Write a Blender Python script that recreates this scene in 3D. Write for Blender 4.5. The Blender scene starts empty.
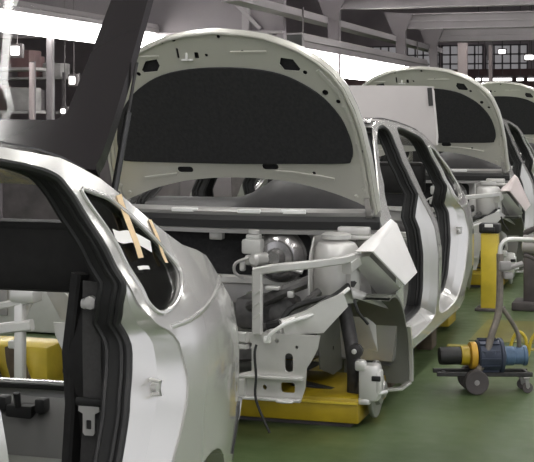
import bpy, bmesh, math, random
from mathutils import Vector, Matrix, noise
from mathutils.geometry import delaunay_2d_cdt, tessellate_polygon
random.seed(7)
SC = bpy.context.scene
COL = SC.collection
PI = math.pi

# ------------------------------------------------------------------ materials
def mat(name, col, rough=.5, metal=0., coat=0., var=.0, scale=6., bump=0., emit=None, estr=0., spec=None, alpha=None, trans=0.):
    m = bpy.data.materials.new(name); m.use_nodes = True
    nt = m.node_tree; b = nt.nodes['Principled BSDF']
    b.inputs['Base Color'].default_value = (*col, 1)
    b.inputs['Roughness'].default_value = rough
    b.inputs['Metallic'].default_value = metal
    b.inputs['Coat Weight'].default_value = coat
    b.inputs['Coat Roughness'].default_value = .08
    if spec is not None: b.inputs['Specular IOR Level'].default_value = spec
    if trans: b.inputs['Transmission Weight'].default_value = trans
    if var or bump:
        tc = nt.nodes.new('ShaderNodeTexCoord'); n = nt.nodes.new('ShaderNodeTexNoise')
        n.inputs['Scale'].default_value = scale; n.inputs['Detail'].default_value = 4
        nt.links.new(tc.outputs['Object'], n.inputs['Vector'])
        if var:
            r = nt.nodes.new('ShaderNodeValToRGB')
            r.color_ramp.elements[0].position = .3; r.color_ramp.elements[1].position = .7
            r.color_ramp.elements[0].color = (*[max(0, c*(1-var)) for c in col], 1)
            r.color_ramp.elements[1].color = (*[min(1, c*(1+var)) for c in col], 1)
            nt.links.new(n.outputs['Fac'], r.inputs['Fac']); nt.links.new(r.outputs['Color'], b.inputs['Base Color'])
        if bump:
            bp = nt.nodes.new('ShaderNodeBump'); bp.inputs['Strength'].default_value = bump; bp.inputs['Distance'].default_value = .01
            nt.links.new(n.outputs['Fac'], bp.inputs['Height']); nt.links.new(bp.outputs['Normal'], b.inputs['Normal'])
    if emit:
        b.inputs['Emission Color'].default_value = (*emit, 1); b.inputs['Emission Strength'].default_value = estr
    return m

def glass(name, tint, mix):
    m = bpy.data.materials.new(name); m.use_nodes = True
    nt = m.node_tree; nt.nodes.clear()
    o = nt.nodes.new('ShaderNodeOutputMaterial'); mx = nt.nodes.new('ShaderNodeMixShader')
    t = nt.nodes.new('ShaderNodeBsdfTransparent'); g = nt.nodes.new('ShaderNodeBsdfGlossy')
    t.inputs['Color'].default_value = (*tint, 1); g.inputs['Roughness'].default_value = .03
    f = nt.nodes.new('ShaderNodeFresnel'); f.inputs['IOR'].default_value = 1.45
    mu = nt.nodes.new('ShaderNodeMath'); mu.operation = 'MULTIPLY_ADD'; mu.inputs[1].default_value = mix; mu.inputs[2].default_value = mix*.02
    nt.links.new(f.outputs[0], mu.inputs[0]); nt.links.new(mu.outputs[0], mx.inputs[0])
    nt.links.new(t.outputs[0], mx.inputs[1]); nt.links.new(g.outputs[0], mx.inputs[2]); nt.links.new(mx.outputs[0], o.inputs[0])
    return m

SILVER = mat('silver_paint', (.70,.69,.67), .27, .6, .6)
INNER = mat('primer_silver', (.52,.512,.465), .42, .35, .15)
GREYP = mat('grey_panel', (.62,.61,.59), .42, .45, .15, .06, 9)
STEEL = mat('steel', (.42,.41,.40), .38, .8, 0, .12, 20)
WHITEM = mat('light_metal', (.70,.69,.67), .35, .4, .2)
DARKM = mat('dark_metal', (.05,.048,.048), .5, .4, 0, .3, 30)
BLACKG = mat('black_gloss', (.020,.018,.019), .16, 0, .1)
BLACKR = mat('black_rubber', (.018,.018,.018), .55)
FELT = mat('black_insulation', (.030,.030,.031), .95, 0, 0, .15, 60, .35, spec=.2)
TRIM = mat('black_trim', (.022,.021,.021), .6, 0, 0, .2, 25)
GTRIM = mat('grey_trim', (.095,.095,.09), .55)
DASH = mat('dash_plastic', (.040,.038,.039), .5, 0, 0, .1, 20)
WELL = mat('wheelhouse_coating', (.125,.13,.112), .5, 0, 0, .12, 7)
WHITEC = mat('white_cover', (.85,.83,.82), .45, 0, .1, .03, 8)
FILM = mat('pale_film', (.54,.51,.505), .55, 0, .1, .03, 4)
YEL = mat('yellow_paint', (.42,.30,.012), .42, 0, .1, .2, 6)
YELB = mat('yellow_bright', (.66,.50,.05), .4, 0, .1, .12, 8)
ORANGE = mat('orange_paint', (.70,.40,.04), .45, 0, .1, .1, 9)
TAPE = mat('masking_tape', (.80,.60,.36), .65, 0, 0, .07, 30)
PAPER = mat('white_paper', (.86,.85,.83), .6)
BELT = mat('belt_webbing', (.075,.073,.072), .8, 0, 0, .1, 90)
WPLASTIC = mat('white_plastic', (.82,.82,.80), .4)
CREAM = mat('cream_plastic', (.52,.52,.50), .45, 0, 0, .05, 20)
NAVY = mat('navy_motor', (.045,.055,.085), .45, .2, 0, .2, 20)
BLUE = mat('blue_motor', (.09,.15,.24), .45, .1, 0, .2, 20)
TUBE = mat('worn_tube', (.25,.22,.19), .45, .5, 0, .2, 25)
BROWN = mat('brown_rubber', (.10,.075,.05), .75, 0, 0, .2, 20)
MAUVE = mat('mauve_beam', (.15,.132,.14), .55, .1, 0, .07, 3)
MAUVE2 = mat('pale_beam', (.22,.20,.207), .5, .1, 0, .07, 3)
HOUS = mat('lamp_housing', (.22,.20,.205), .45, .2, 0, .05, 5)
LAMP = mat('lamp_diffuser', (.9,.9,.9), .5, emit=(1,.985,.96), estr=14)
LAMPB = mat('added_lamp_tube', (.9,.9,.9), .5, emit=(1,.985,.955), estr=34)
LAMPS = mat('small_lamp', (.9,.9,.9), .5, emit=(1,.97,.96), estr=4)
GLASSM = glass('clear_glass', (.86,.86,.86), .03)
GLASSD = glass('tinted_glass', (.55,.56,.55), .9)
WALLM = mat('far_wall', (.36,.31,.32), .8, 0, 0, .25, .8)
WALLL = mat('side_wall', (.38,.33,.345), .8, 0, 0, .3, .7)
CEIL = mat('roof_deck', (.30,.27,.28), .8, 0, 0, .15, 1)
PANE = mat('far_pane', (.5,.49,.5), .3, emit=(.78,.75,.78), estr=.16)
MACH = mat('machine_grey', (.34,.325,.32), .5, .2, 0, .2, 6)
MACHD = mat('machine_dark', (.085,.074,.075), .6, .1, 0, .4, 5)
PINKC = mat('pink_column', (.42,.35,.35), .6, 0, 0, .06, 3)
RUST = mat('reddish_equipment', (.11,.06,.06), .6, 0, 0, .3, 3)

# ------------------------------------------------------------------ mesh helpers
class MB:
    def __init__(s): s.v = []; s.f = []
    def add(s, vs, fs):
        n = len(s.v); s.v += [tuple(p) for p in vs]; s.f += [tuple(i+n for i in f) for f in fs]; return s
    def box(s, c, d, rot=None, b=.0):
        bm = bmesh.new(); bmesh.ops.create_cube(bm, size=1)
        for v in bm.verts: v.co = Vector((v.co.x*d[0], v.co.y*d[1], v.co.z*d[2]))
        if b: bmesh.ops.bevel(bm, geom=list(bm.edges), offset=min(b, min(d)*.45), segments=2, affect='EDGES', profile=.5)
        R = rot if rot is not None else Matrix.Identity(3)
        bm.verts.index_update()
        s.add([R @ v.co + Vector(c) for v in bm.verts], [[v.index for v in f.verts] for f in bm.faces]); bm.free(); return s
    def sweep(s, path, prof, closed=False, up=(0,0,1), scale=None):
        """prof: list of 2D offsets (side, up); swept along path"""
        P = [Vector(p) for p in path]; n = len(P); k = len(prof); vs = []; up = Vector(up); prev = None
        for i in range(n):
            if closed: t = P[(i+1) % n]-P[i-1]
            else: t = P[min(i+1, n-1)]-P[max(i-1, 0)]
            t.normalize()
            a = t.cross(up if prev is None else prev)
            if a.length < 1e-4: a = t.cross(Vector((1,0,0)) if abs(t.x) < .9 else Vector((0,1,0)))
            a.normalize(); u = a.cross(t).normalized()
            if prev is not None or True: prev = u
            q = scale[i] if scale else 1
            for x, y in prof: vs.append(P[i]+a*x*q+u*y*q)
        fs = []
        for i in range(n if closed else n-1):
            j = (i+1) % n
            for m in range(k): fs.append((i*k+m, i*k+(m+1) % k, j*k+(m+1) % k, j*k+m))
        if not closed: fs.append(tuple(range(k))[::-1]); fs.append(tuple((n-1)*k+m for m in range(k)))
        return s.add(vs, fs)
    def tube(s, path, r, seg=10, closed=False):
        return s.sweep(path, [(r*math.cos(2*PI*i/seg), r*math.sin(2*PI*i/seg)) for i in range(seg)], closed)
    def bar(s, path, w, h, up=(0,0,1)):
        c = min(w, h)*.18
        return s.sweep(path, [(-w/2+c,-h/2),(w/2-c,-h/2),(w/2,-h/2+c),(w/2,h/2-c),(w/2-c,h/2),(-w/2+c,h/2),(-w/2,h/2-c),(-w/2,-h/2+c)], up=up)
    def lathe(s, c, axis, prof, seg=28):
        """prof: (radius, along-axis)"""
        ax = Vector(axis).normalized(); a = ax.orthogonal().normalized(); b = ax.cross(a); c = Vector(c)
        vs = []; k = len(prof)
        for i in range(seg):
            an = 2*PI*i/seg
            for r, h in prof: vs.append(c+ax*h+(a*math.cos(an)+b*math.sin(an))*r)
        fs = []
        for i in range(seg):
            j = (i+1) % seg
            for m in range(k-1): fs.append((i*k+m, j*k+m, j*k+m+1, i*k+m+1))
        fs.append(tuple(i*k for i in range(seg))[::-1]); fs.append(tuple(i*k+k-1 for i in range(seg)))
        return s.add(vs, fs)
    def grid(s, fn, nu, nv):
        vs = [fn(i/nu, j/nv) for i in range(nu+1) for j in range(nv+1)]; w = nv+1
        return s.add(vs, [(i*w+j, (i+1)*w+j, (i+1)*w+j+1, i*w+j+1) for i in range(nu) for j in range(nv)])
    def strip(s, A, B, closed=False):
        n = len(A); vs = list(A)+list(B)
        return s.add(vs, [(i, (i+1) % n, n+(i+1) % n, n+i) for i in range(n if closed else n-1)])
    def sheet(s, outer, holes=(), fn=None, th=.01, step=.08, flip=False):
        """2D outline with holes, meshed, mapped by fn(u,v)->3D, given a thickness"""
        fn = fn or (lambda u, v: (u, 0, v))
        pts = []; ed = []
        for lp in [outer]+list(holes):
            n0 = len(pts); pts += [Vector((p[0], p[1])) for p in lp]
            ed += [(n0+i, n0+(i+1) % len(lp)) for i in range(len(lp))]
        def inside(p, lp):
            c = False; n = len(lp); j = n-1
            for i in range(n):
                a, b = lp[i], lp[j]
                if (a[1] > p[1]) != (b[1] > p[1]) and p[0] < (b[0]-a[0])*(p[1]-a[1])/(b[1]-a[1])+a[0]: c = not c
                j = i
            return c
        def near(p):
            for lp in [outer]+list(holes):
                for i in range(len(lp)):
                    a = Vector(lp[i][:2]); b = Vector(lp[(i+1) % len(lp)][:2]); d = b-a
                    t = max(0, min(1, (p-a).dot(d)/max(d.length_squared, 1e-9)))
                    if (p-a-d*t).length < step*.4: return True
            return False
        us = [p[0] for p in outer]; vs_ = [p[1] for p in outer]
        u = min(us)+step*.5; row = 0
        while u < max(us):
            v = min(vs_)+step*(.5 if row % 2 else .0)
            while v < max(vs_):
                p = Vector((u, v))
                if inside(p, outer) and not any(inside(p, h) for h in holes) and not near(p): pts.append(p)
                v += step
            u += step; row += 1
        r = delaunay_2d_cdt(pts, ed, [], 0, 1e-6)
        V = r[0]; T = []
        for f in r[2]:
            c = sum((V[i] for i in f), Vector((0, 0)))/len(f)
            if inside(c, outer) and not any(inside(c, h) for h in holes): T.append(tuple(f))
        P = [Vector(fn(p.x, p.y)) for p in V]
        N = [Vector((0,0,0)) for _ in P]
        for f in T:
            nn = (P[f[1]]-P[f[0]]).cross(P[f[2]]-P[f[0]])
            for i in f: N[i] += nn
        N = [q.normalized() if q.length > 1e-12 else q for q in N]
        if flip: N = [-q for q in N]
        n = len(P); cnt = {}
        for f in T:
            for i in range(3):
                e = (f[i], f[(i+1) % 3]); cnt[e] = 1
        fs = [f if not flip else f[::-1] for f in T] + [tuple(i+n for i in (f[::-1] if not flip else f)) for f in T]
        for (a, b) in list(cnt):
            if (b, a) not in cnt: fs.append((b, a, a+n, b+n) if not flip else (a, b, b+n, a+n))
        return s.add(P+[p-q*th for p, q in zip(P, N)], fs)
    def mirror(s):
        n = len(s.v); v = [(-x, y, z) for x, y, z in s.v]; f = [g[::-1] for g in s.f]
        return s.add(v, f)
    def mesh(s, name, m, ang=35, fix=True):
        me = bpy.data.meshes.new(name); me.from_pydata(s.v, [], s.f); me.update()
        if fix:
            bm = bmesh.new(); bm.from_mesh(me); bmesh.ops.recalc_face_normals(bm, faces=list(bm.faces)); bm.to_mesh(me); bm.free()
        me.materials.append(m)
        me.polygons.foreach_set('use_smooth', [True]*len(me.polygons))
        me.set_sharp_from_angle(angle=math.radians(ang)); me.update()
        return me
    def build(s, name, m, parent=None, ang=35):
        o = bpy.data.objects.new(name, s.mesh(name, m, ang)); COL.objects.link(o)
        if parent: o.parent = parent
        return o

def cr(pts, n=6, closed=True):
    out = []; k = len(pts); P = [Vector(p) for p in pts]
    rng = range(k) if closed else range(k-1)
    for i in rng:
        if closed: a, b, c, d = P[i-1], P[i], P[(i+1) % k], P[(i+2) % k]
        else: a, b, c, d = P[max(i-1, 0)], P[i], P[i+1], P[min(i+2, k-1)]
        for j in range(n):
            t = j/n
            out.append(.5*((2*b)+(c-a)*t+(2*a-5*b+4*c-d)*t*t+(3*b-a-3*c+d)*t**3))
    if not closed: out.append(P[-1])
    return out
def rrect(cx, cy, w, h, r, n=4):
    out = []
    for sx, sy, a0 in ((1,1,0),(-1,1,90),(-1,-1,180),(1,-1,270)):
        for i in range(n+1):
            a = math.radians(a0+90*i/n); out.append((cx+sx*(w/2-r)+r*math.cos(a), cy+sy*(h/2-r)+r*math.sin(a)))
    return out
def circ(cx, cy, r, n=12): return [(cx+r*math.cos(2*PI*i/n), cy+r*math.sin(2*PI*i/n)) for i in range(n)]
def lerp(tab, x):
    if x <= tab[0][0]: return tab[0][1]
    for (a, p), (b, q) in zip(tab, tab[1:]):
        if x <= b: t = (x-a)/(b-a); t = t*t*(3-2*t)*.4+t*.6; return p+(q-p)*t
    return tab[-1][1]
def empty(name, loc, label=None, cat=None, group=None, rz=0):
    o = bpy.data.objects.new(name, None); COL.objects.link(o); o.location = loc; o.rotation_euler = (0,0,rz); o.empty_display_size = .1
    if label: o['label'] = label; o['category'] = cat
    if group: o['group'] = group
    return o
def tag(o, label, cat, group=None):
    o['label'] = label; o['category'] = cat
    if group: o['group'] = group
    return o
def struct(o): o['kind'] = 'structure'; return o

# ------------------------------------------------------------------ the car body (x to its left, y rearwards, z up, origin under the bonnet hinges)
WT = [(.15,.74),(.25,.78),(.45,.803),(.65,.805),(.80,.785),(.88,.75),(.94,.715),(1.05,.66),(1.2,.595),(1.32,.55),(1.42,.50)]
def W(y, z):
    w = lerp(WT, z)
    if y > 2.3: w -= .13*((y-2.3)/.82)**2*(1+.08*min(1, max(0, (z-.75)/.2)))
    if y < .4: w -= .10*(.4-y)**2
    return w
def side(y, z): return (W(y, z), y, z)
RD_I = [(1.30,.36),(1.80,.34),(1.93,.40),(2.0,.525),(2.04,.62),(2.06,.68),(2.10,.75),(2.12,.83),(2.10,.885),(2.08,.93),(2.07,1.0),(2.058,1.05),(2.02,1.145),(1.96,1.235),(1.90,1.275),(1.69,1.315),(1.34,1.335),(1.29,1.25),(1.28,.9),(1.28,.6)]
RD_O = [(1.26,.30),(1.85,.28),(2.03,.35),(2.15,.48),(2.225,.566),(2.27,.64),(2.285,.72),(2.24,.825),(2.155,.872),(2.112,.93),(2.098,1.0),(2.082,1.056),(2.045,1.154),(1.985,1.247),(1.92,1.293),(1.70,1.330),(1.31,1.367),(1.25,1.25),(1.24,.9),(1.24,.6)]
FD_I = [(.28,.34),(1.0,.33),(1.09,.40),(1.10,.65),(1.09,.92),(1.06,1.15),(1.02,1.32),(.86,1.345),(.72,1.305),(.55,1.185),(.40,1.05),(.27,.94),(.20,.75),(.20,.5)]
FD_O = [(.24,.28),(1.04,.28),(1.13,.36),(1.14,.65),(1.13,.92),(1.10,1.17),(1.055,1.36),(.86,1.378),(.69,1.335),(.52,1.21),(.37,1.075),(.23,.955),(.16,.75),(.16,.48)]
QG = [(2.037,1.236),(2.13,1.222),(2.21,1.2),(2.305,1.148),(2.385,1.088),(2.47,1.022),(2.497,.975),(2.445,.93),(2.33,.898),(2.22,.889),(2.175,.91),(2.162,.964),(2.14,1.047),(2.10,1.148)]
arch = [(2.5+.31*math.cos(math.radians(a)), .13+.31*math.sin(math.radians(a))) for a in range(166, 12, -11)]
TOP = [(3.02,.925),(2.96,.97),(2.83,1.002),(2.66,1.035),(2.515,1.088),(2.387,1.158),(2.282,1.215),(2.19,1.263),(2.064,1.304),(1.985,1.326),(1.83,1.345),(1.69,1.362),(1.4,1.388),(1.1,1.405),(.85,1.405),(.68,1.372),(.55,1.285),(.35,1.135),(.15,1.0),(.02,.94)]
OUT = [(.06,.22),(.5,.195),(1.2,.19),(1.9,.195),(2.17,.20)]+arch+[(2.82,.23),(2.98,.27),(3.07,.34),(3.12,.5),(3.11,.7),(3.07,.80)]+TOP+[(.02,.7),(.05,.4)]

PARTS = []     # (key, parent key, name, mesh, label)
def P(key, name, mb, m, parent=None, label=None, ang=35):
    PARTS.append((key, parent, name, mb.mesh(name, m, ang), label))

def lowness(z): return max(0, min(1, (.98-z)/.12))
def flange(I, O):
    """inner edge of a door aperture: near the outer cut line on the window frame, further in below the belt"""
    out = []
    for p, o in zip(I, O):
        l = lowness(o.y); q = o.lerp(p, .25+.75*l); out.append((q, .014+.081*l))
    return out
def body_shell():
    b = MB()
    rdi, rdo, fdi, fdo, qg = [cr(q, 4) for q in (RD_I, RD_O, FD_I, FD_O, QG)]
    b.sheet([Vector(p) for p in OUT], [rdo, fdo, qg], side, .008, .07)
    for I, O in ((rdi, rdo), (fdi, fdo)):
        O3 = [Vector(side(*p)) for p in O]
        M3 = []; I3 = []; I4 = []
        for (p, ins), o in zip(flange(I, O), O):
            q = o.lerp(p, .55)
            M3.append(Vector((W(*q)-ins*.5, q.x, q.y)))
            I3.append(Vector((W(*p)-ins, p.x, p.y)))
        C1 = [o+(Vector((-.006,0,0))) for o in O3]
        b.strip(O3, C1, True); b.strip(C1, M3, True); b.strip(M3, I3, True)
    b.sweep([Vector(side(*p))+Vector((.002,0,0)) for p in qg], [(.007*math.cos(a), .007*math.sin(a)) for a in [2*PI*i/8 for i in range(8)]], True, up=(1,0,0))
    b.sweep([Vector(side(y, z))+Vector((-.002,0,0)) for y, z in cr([(2.24,.845),(2.45,.845),(2.7,.862),(2.95,.885),(3.03,.89)], 5, False)], [(.009*math.cos(a), .007*math.sin(a)) for a in [2*PI*i/8 for i in range(8)]], up=(1,0,0))
    # glass aperture return
    O3 = [Vector(side(*p)) for p in qg]; b.strip(O3, [q+Vector((-.02,0,0)) for q in O3], True)
    # rear edge return (hatch aperture) and front pillar return
    edge = [Vector(side(*p)) for p in [(3.07,.34),(3.12,.5),(3.11,.7),(3.07,.80)]+TOP[:7]]
    b.strip(edge, [q+Vector((-.07,.004,-.005)) for q in edge]); 
    edge2 = [q+Vector((-.07,.004,-.005)) for q in edge]; b.strip(edge2, [q+Vector((0,-.12,-.04)) for q in edge2])
    fe = [Vector(side(*p)) for p in [(.06,.22),(.05,.4),(.02,.7),(.02,.94)]]
    b.strip(fe, [q+Vector((-.16,0,0)) for q in fe])
    # sill inner
    se = [Vector((W(y, .2), y, .195)) for y in (.06,.5,1.2,1.9,2.17)]
    b.strip(se, [q+Vector((-.14,0,.0)) for q in se]); b.strip([q+Vector((-.14,0,0)) for q in se], [q+Vector((-.14,0,.14)) for q in se])
    # wheel arch return
    ar = [Vector(side(*p)) for p in arch]; b.strip(ar, [q+Vector((-.14,0,0)) for q in ar])
    # fuel-flap sized crease ring on the quarter and rear shoulder pressed line come from the sheet itself
    b.mirror()
    # roof skin
    def roof(u, v):
        y = .68+u*(2.19-.68); z = lerp(sorted(TOP[7:16]), y); w = W(y, z); x = -w+2*w*v
        return (x, y, z+.014*(1-(x/w)**2))
    b.grid(roof, 16, 12); b.grid(lambda u, v: (lambda p: (p[0], p[1], p[2]-.03))(roof(u, v)), 10, 8)
    # rear sill panel
    def rp(u, v):
        z = .27+.20*u; y0 = 3.05+.06*u; w = W(3.07, max(z, .34)); x = -w+2*w*v
        return (x, y0+.07*(1-(x/w)**2), z)
    b.grid(rp, 4, 14)
    b.grid(lambda u, v: (lambda p: (p[0], p[1]-.10*u, .47+.012*math.sin(u*PI)))(rp(1, v)), 3, 14)
    return b
P('shell', 'body_shell', body_shell(), SILVER, ang=38)

fl = MB()
fl.grid(lambda u, v: (-.60+1.2*v, .05+2.9*u, .225+(.10 if u > .68 else 0)), 12, 8)
fl.box((0,1.1,.27), (.22,2.0,.12), b=.03)
fl.grid(lambda u, v: (-.42+.84*v, .05-.75*u, .20+.04*u), 4, 4)
P('floor', 'floor_pan', fl, WELL)

# ---- firewall and cowl
fw = MB()
fw.sheet([(-.70,.22),(.70,.22),(.72,.90),(-.72,.90)], [circ(.05,.50,.05)], lambda u, v: (u, .04+.03*math.sin(v*9), v), .01, .1)
fw.bar([(-.62,-.03,.615),(-.2,-.05,.612),(.1,-.05,.612),(.33,-.02,.60)], .05, .045)
P('firewall', 'firewall', fw, GREYP)
P('fwins', 'firewall_insulation', MB().sheet(rrect(-.17,.735,1.06,.215,.03), [], lambda u, v: (u, -.005+.008*math.sin(u*17), v), .015, .1), FELT, 'firewall', 'black felt pad')
def cowl_y(x): return -.11*(1-(x/.72)**2)+.02
cw = MB(); xs = [-.70+1.4*i/20 for i in range(21)]
cw.sweep([(x, cowl_y(x)+.05, .955) for x in xs], [(-.04,-.012),(.04,-.018),(.045,0),(.02,.012),(-.04,.016)])
cw.sweep([(x, cowl_y(x), .862) for x in xs], [(-.03,-.012),(.03,-.012),(.03,.008),(-.03,.012)])
P('cowl', 'cowl_panel', cw, mat('cowl_grey', (.30,.295,.285), .4, .4, .1))
cs = MB(); cs.sweep([(x, cowl_y(x)+.025, .903) for x in xs], [(-.03,-.03),(.028,-.03),(.035,.01),(.02,.034),(-.03,.034)])
P('cowlseal', 'cowl_seal', cs, BLACKR, 'cowl', 'black rubber seal')
for x0, x1 in ((.00,.12),(.22,.35),(-.36,-.22)):
    k = MB(); k.box(((x0+x1)/2, cowl_y((x0+x1)/2)+.01, .958), (x1-x0, .02, .02), b=.004)
    P('clip%d' % len(PARTS), 'cowl_clip', k, WPLASTIC, 'cowl', 'white clip strip')

# ---- dashboard
def dash(u, v):
    x = -.62+1.24*v; hump = .13*math.exp(-((x-.28)/.30)**4)
    a = PI*u; return (x, .34-.22*math.cos(a), .80+(.20+hump)*math.sin(a)**.7)
P('dash', 'dashboard', MB().grid(dash, 10, 22), DASH)
P('column', 'steering_column', MB().tube([(.30,.45,.86),(.30,.62,.90),(.30,.72,.925)], .03), TRIM, 'dash')

# ---- inner wings (aprons), strut towers, wheelhouses
def apron():
    b = MB()
    b.sheet([(-.50,.60),(-.3,.58),(.03,.50),(.05,.86),(-.3,.86),(-.45,.80),(-.50,.74)], [circ(-.12,.72,.03)], lambda u, v: (.475+.02*math.sin(u*8), u, v), .008, .07)
    # strut tower dome
    b.lathe((.565,-.30,.56), (0,0,1), [(.105,0),(.115,.08),(.112,.2),(.105,.25),(.09,.275),(.06,.285),(.045,.30),(.02,.302)], 28)
    b.lathe((.565,-.30,.855), (0,0,1), [(.07,0),(.07,.02),(.055,.028),(.02,.03)], 20)
    # upper rail from the hinge pillar forward
    b.bar(cr([(.70,.06,.83),(.69,-.15,.805),(.68,-.35,.765),(.67,-.52,.745)], 4, False), .045, .06)
    # stepped flat shelf behind tower
    b.box((.60,-.05,.845), (.22,.18,.02), b=.006); b.box((.60,-.08,.875), (.16,.05,.04), b=.01)
    return b
P('apron', 'inner_wing', apron(), GREYP); ap2 = apron(); ap2.v = [(-x, y, z) for x, y, z in ap2.v]
P('apron2', 'inner_wing', ap2, GREYP)
def whouse():
    b = MB(); arcp = [(-.27+.39*math.cos(math.radians(a)), .16+.42*math.sin(math.radians(a))) for a in range(100, -14, -9)]
    A = [(.50,y,z) for y, z in arcp]; B = [(.83,y,z) for y, z in arcp]
    b.strip(A, B); b.strip([(x, y+.012, z+.012) for x, y, z in A], [(x, y+.012, z+.012) for x, y, z in B]); b.strip(B, [(x+.0, y+.012, z+.012) for x, y, z in B])
    b.sheet([(-.34,.24),(-.1,.17),(.08,.17),(.11,.30),(.02,.5),(-.27,.58),(-.46,.56),(-.40,.40)], [circ(-.1,.3,.012,8)], lambda u, v: (.50, u, v), .006, .08)
    return b
wm = whouse(); P('wh', 'wheelhouse', wm, WELL)
wm2 = whouse(); wm2.v = [(-x, y, z) for x, y, z in wm2.v]; P('wh2', 'wheelhouse', wm2, WELL)
def lip():
    b = MB(); arcp = [(-.27+.40*math.cos(math.radians(a)), .16+.43*math.sin(math.radians(a))) for a in range(34, -14, -8)]
    b.bar([(.842,y,z) for y, z in arcp], .022, .018); b.bar([(.835,.12,.11),(.80,.07,.085),(.72,.02,.085)], .03, .014)
    return b
P('lip', 'arch_lip', lip(), SILVER, 'wh'); l2 = lip(); l2.v = [(-x, y, z) for x, y, z in l2.v]; P('lip2', 'arch_lip', l2, SILVER, 'wh2')
def wing_panel():
    b = MB(); q = [Vector(p) for p in [(.665,-.42,.775),(.735,-.345,.782),(.835,-.10,.605),(.745,-.02,.53),(.665,-.42,.645)]]
    def quad(a, bb, c, d, n=5):
        b.grid(lambda u, v: a.lerp(bb, v).lerp(d.lerp(c, v), u)+Vector((.012*math.sin(PI*u)*math.sin(PI*v), -.008*math.sin(PI*u)*math.sin(PI*v), 0)), n, n)
    quad(q[0], q[1], q[2], q[4].lerp(q[3], .85)); 
    b.strip([q[4], q[4].lerp(q[3], .45), q[3], q[2]], [p+Vector((-.05,.03,-.02)) for p in (q[4], q[4].lerp(q[3], .45), q[3], q[2])])
    quad(q[4], q[4].lerp(q[3], .85), q[3]+Vector((.02,-.03,-.035)), q[4]+Vector((.01,0,-.05)))
    b.strip([q[0], q[4]], [q[0]+Vector((-.06,.06,0)), q[4]+Vector((-.06,.06,0))])
    return b
P('wing', 'wing_bracket', wing_panel(), GREYP); w2 = wing_panel(); w2.v = [(-x, y, z) for x, y, z in w2.v]; P('wing2', 'wing_bracket', w2, GREYP)

# ---- front end
def fplate():
    pl = [(.27,.19),(.545,.195),(.565,.25),(.575,.34),(.60,.38),(.625,.43),(.635,.485),(.27,.485),(.27,.45),(.325,.44),(.325,.315),(.27,.30)]
    h = [rrect(.495,.36,.038,.085,.017), rrect(.487,.25,.065,.045,.012), circ(.38,.245,.011,10), circ(.44,.455,.010,10), circ(.405,.45,.010,10), circ(.53,.43,.008,8)]
    b = MB().sheet(pl, h, lambda u, v: (u, -.86+.012*(1 if v < .30 else 0), v), .012, .05)
    for x0, x1, z in ((.27,.56,.295),(.27,.55,.20)): b.bar([(x0,-.87,z),(x1,-.87,z)], .03, .012)
    b.bar([(.352,-.86,.48),(.352,-.86,.755)], .045, .03, up=(0,1,0))
    for k in range(3): b.bar([(.338,-.878,.55+.05*k),(.366,-.878,.575+.05*k)], .008, .008)
    b.bar(cr([(.68,-.44,.785),(.66,-.60,.785),(.56,-.78,.782),(.44,-.85,.772),(.335,-.86,.752)], 4, False), .03, .036)
    b.bar(cr([(.62,-.70,.56),(.55,-.78,.53),(.46,-.84,.50)], 3, False), .05, .09)
    b.sheet([(.46,.48),(.63,.485),(.73,.60),(.71,.66),(.62,.62),(.52,.56)], [], lambda u, v: (u, -.84+.5*max(0, u-.52), v), .01, .06)
    b.bar([(.31,-.875,.465),(.20,-.85,.462),(0,-.85,.46)], .035, .045)
    b.bar([(.31,-.875,.425),(.20,-.85,.422),(0,-.85,.42)], .035, .02)
    b.bar([(.30,-.86,.245),(0,-.86,.245)], .05, .085)
    # longitudinal rail back to the firewall
    b.bar([(.40,-.82,.44),(.40,-.4,.42),(.42,.02,.34)], .07, .10)
    return b
P('front', 'front_panel', fplate().mirror(), GREYP)
P('guard', 'tow_ring', MB().tube([(.487+.035*math.cos(a), -.90+.012*math.sin(a), .20) for a in [2*PI*i/16 for i in range(16)]], .006, 8, True), WHITEM, 'front')
gk = MB(); gk.tube(cr([(.70,-.60,.66),(.60,-.78,.575),(.50,-.88,.54),(.43,-.90,.495),(.405,-.89,.455)], 5, False), .009, 8); gk.box((.405,-.885,.462), (.03,.025,.03), b=.006)
P('wcable', 'white_cable', gk, WPLASTIC, None, 'white cable with plug')
wr = MB()
wr.tube(cr([(.66,-.30,.66),(.63,-.52,.62),(.56,-.70,.575),(.46,-.80,.53),(.38,-.80,.51)], 5, False), .018, 8)
wr.tube(cr([(.62,-.45,.60),(.54,-.6,.60),(.44,-.66,.56),(.40,-.70,.48)], 5, False), .014, 8)
wr.tube(cr([(.36,-.9,.44),(.355,-.91,.40),(.36,-.905,.30),(.358,-.90,.20),(.42,-.90,.06)], 5, False), .006, 6)
wr.tube(cr([(.70,-.50,.60),(.72,-.50,.54),(.74,-.46,.50),(.755,-.45,.48)], 5, False), .007, 6)
P('loom', 'wiring_harness', wr, BLACKR, None, 'black hoses and cables')
eb = MB()
eb.tube(cr([(.10,-.25,.50),(.24,-.40,.56),(.36,-.42,.62),(.46,-.38,.66)], 5, False), .028, 10)
eb.tube(cr([(.20,-.30,.42),(.30,-.55,.46),(.42,-.6,.52),(.52,-.45,.62)], 5, False), .02, 10)
eb.box((.20,-.20,.48), (.30,.22,.16), b=.04); eb.box((-.15,-.22,.46), (.34,.22,.12), b=.04); eb.lathe((.33,-.34,.50), (0,1,0), [(.02,-.06),(.07,-.05),(.075,.03),(.03,.05)])
eb.bar([(-.5,-.35,.34),(0,-.42,.30),(.5,-.35,.34)], .12, .07)
P('sub', 'subframe', eb, mat('engine_grey', (.11,.107,.105), .45, .4, 0, .4, 18), None, 'dark pipes and subframe')
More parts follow.
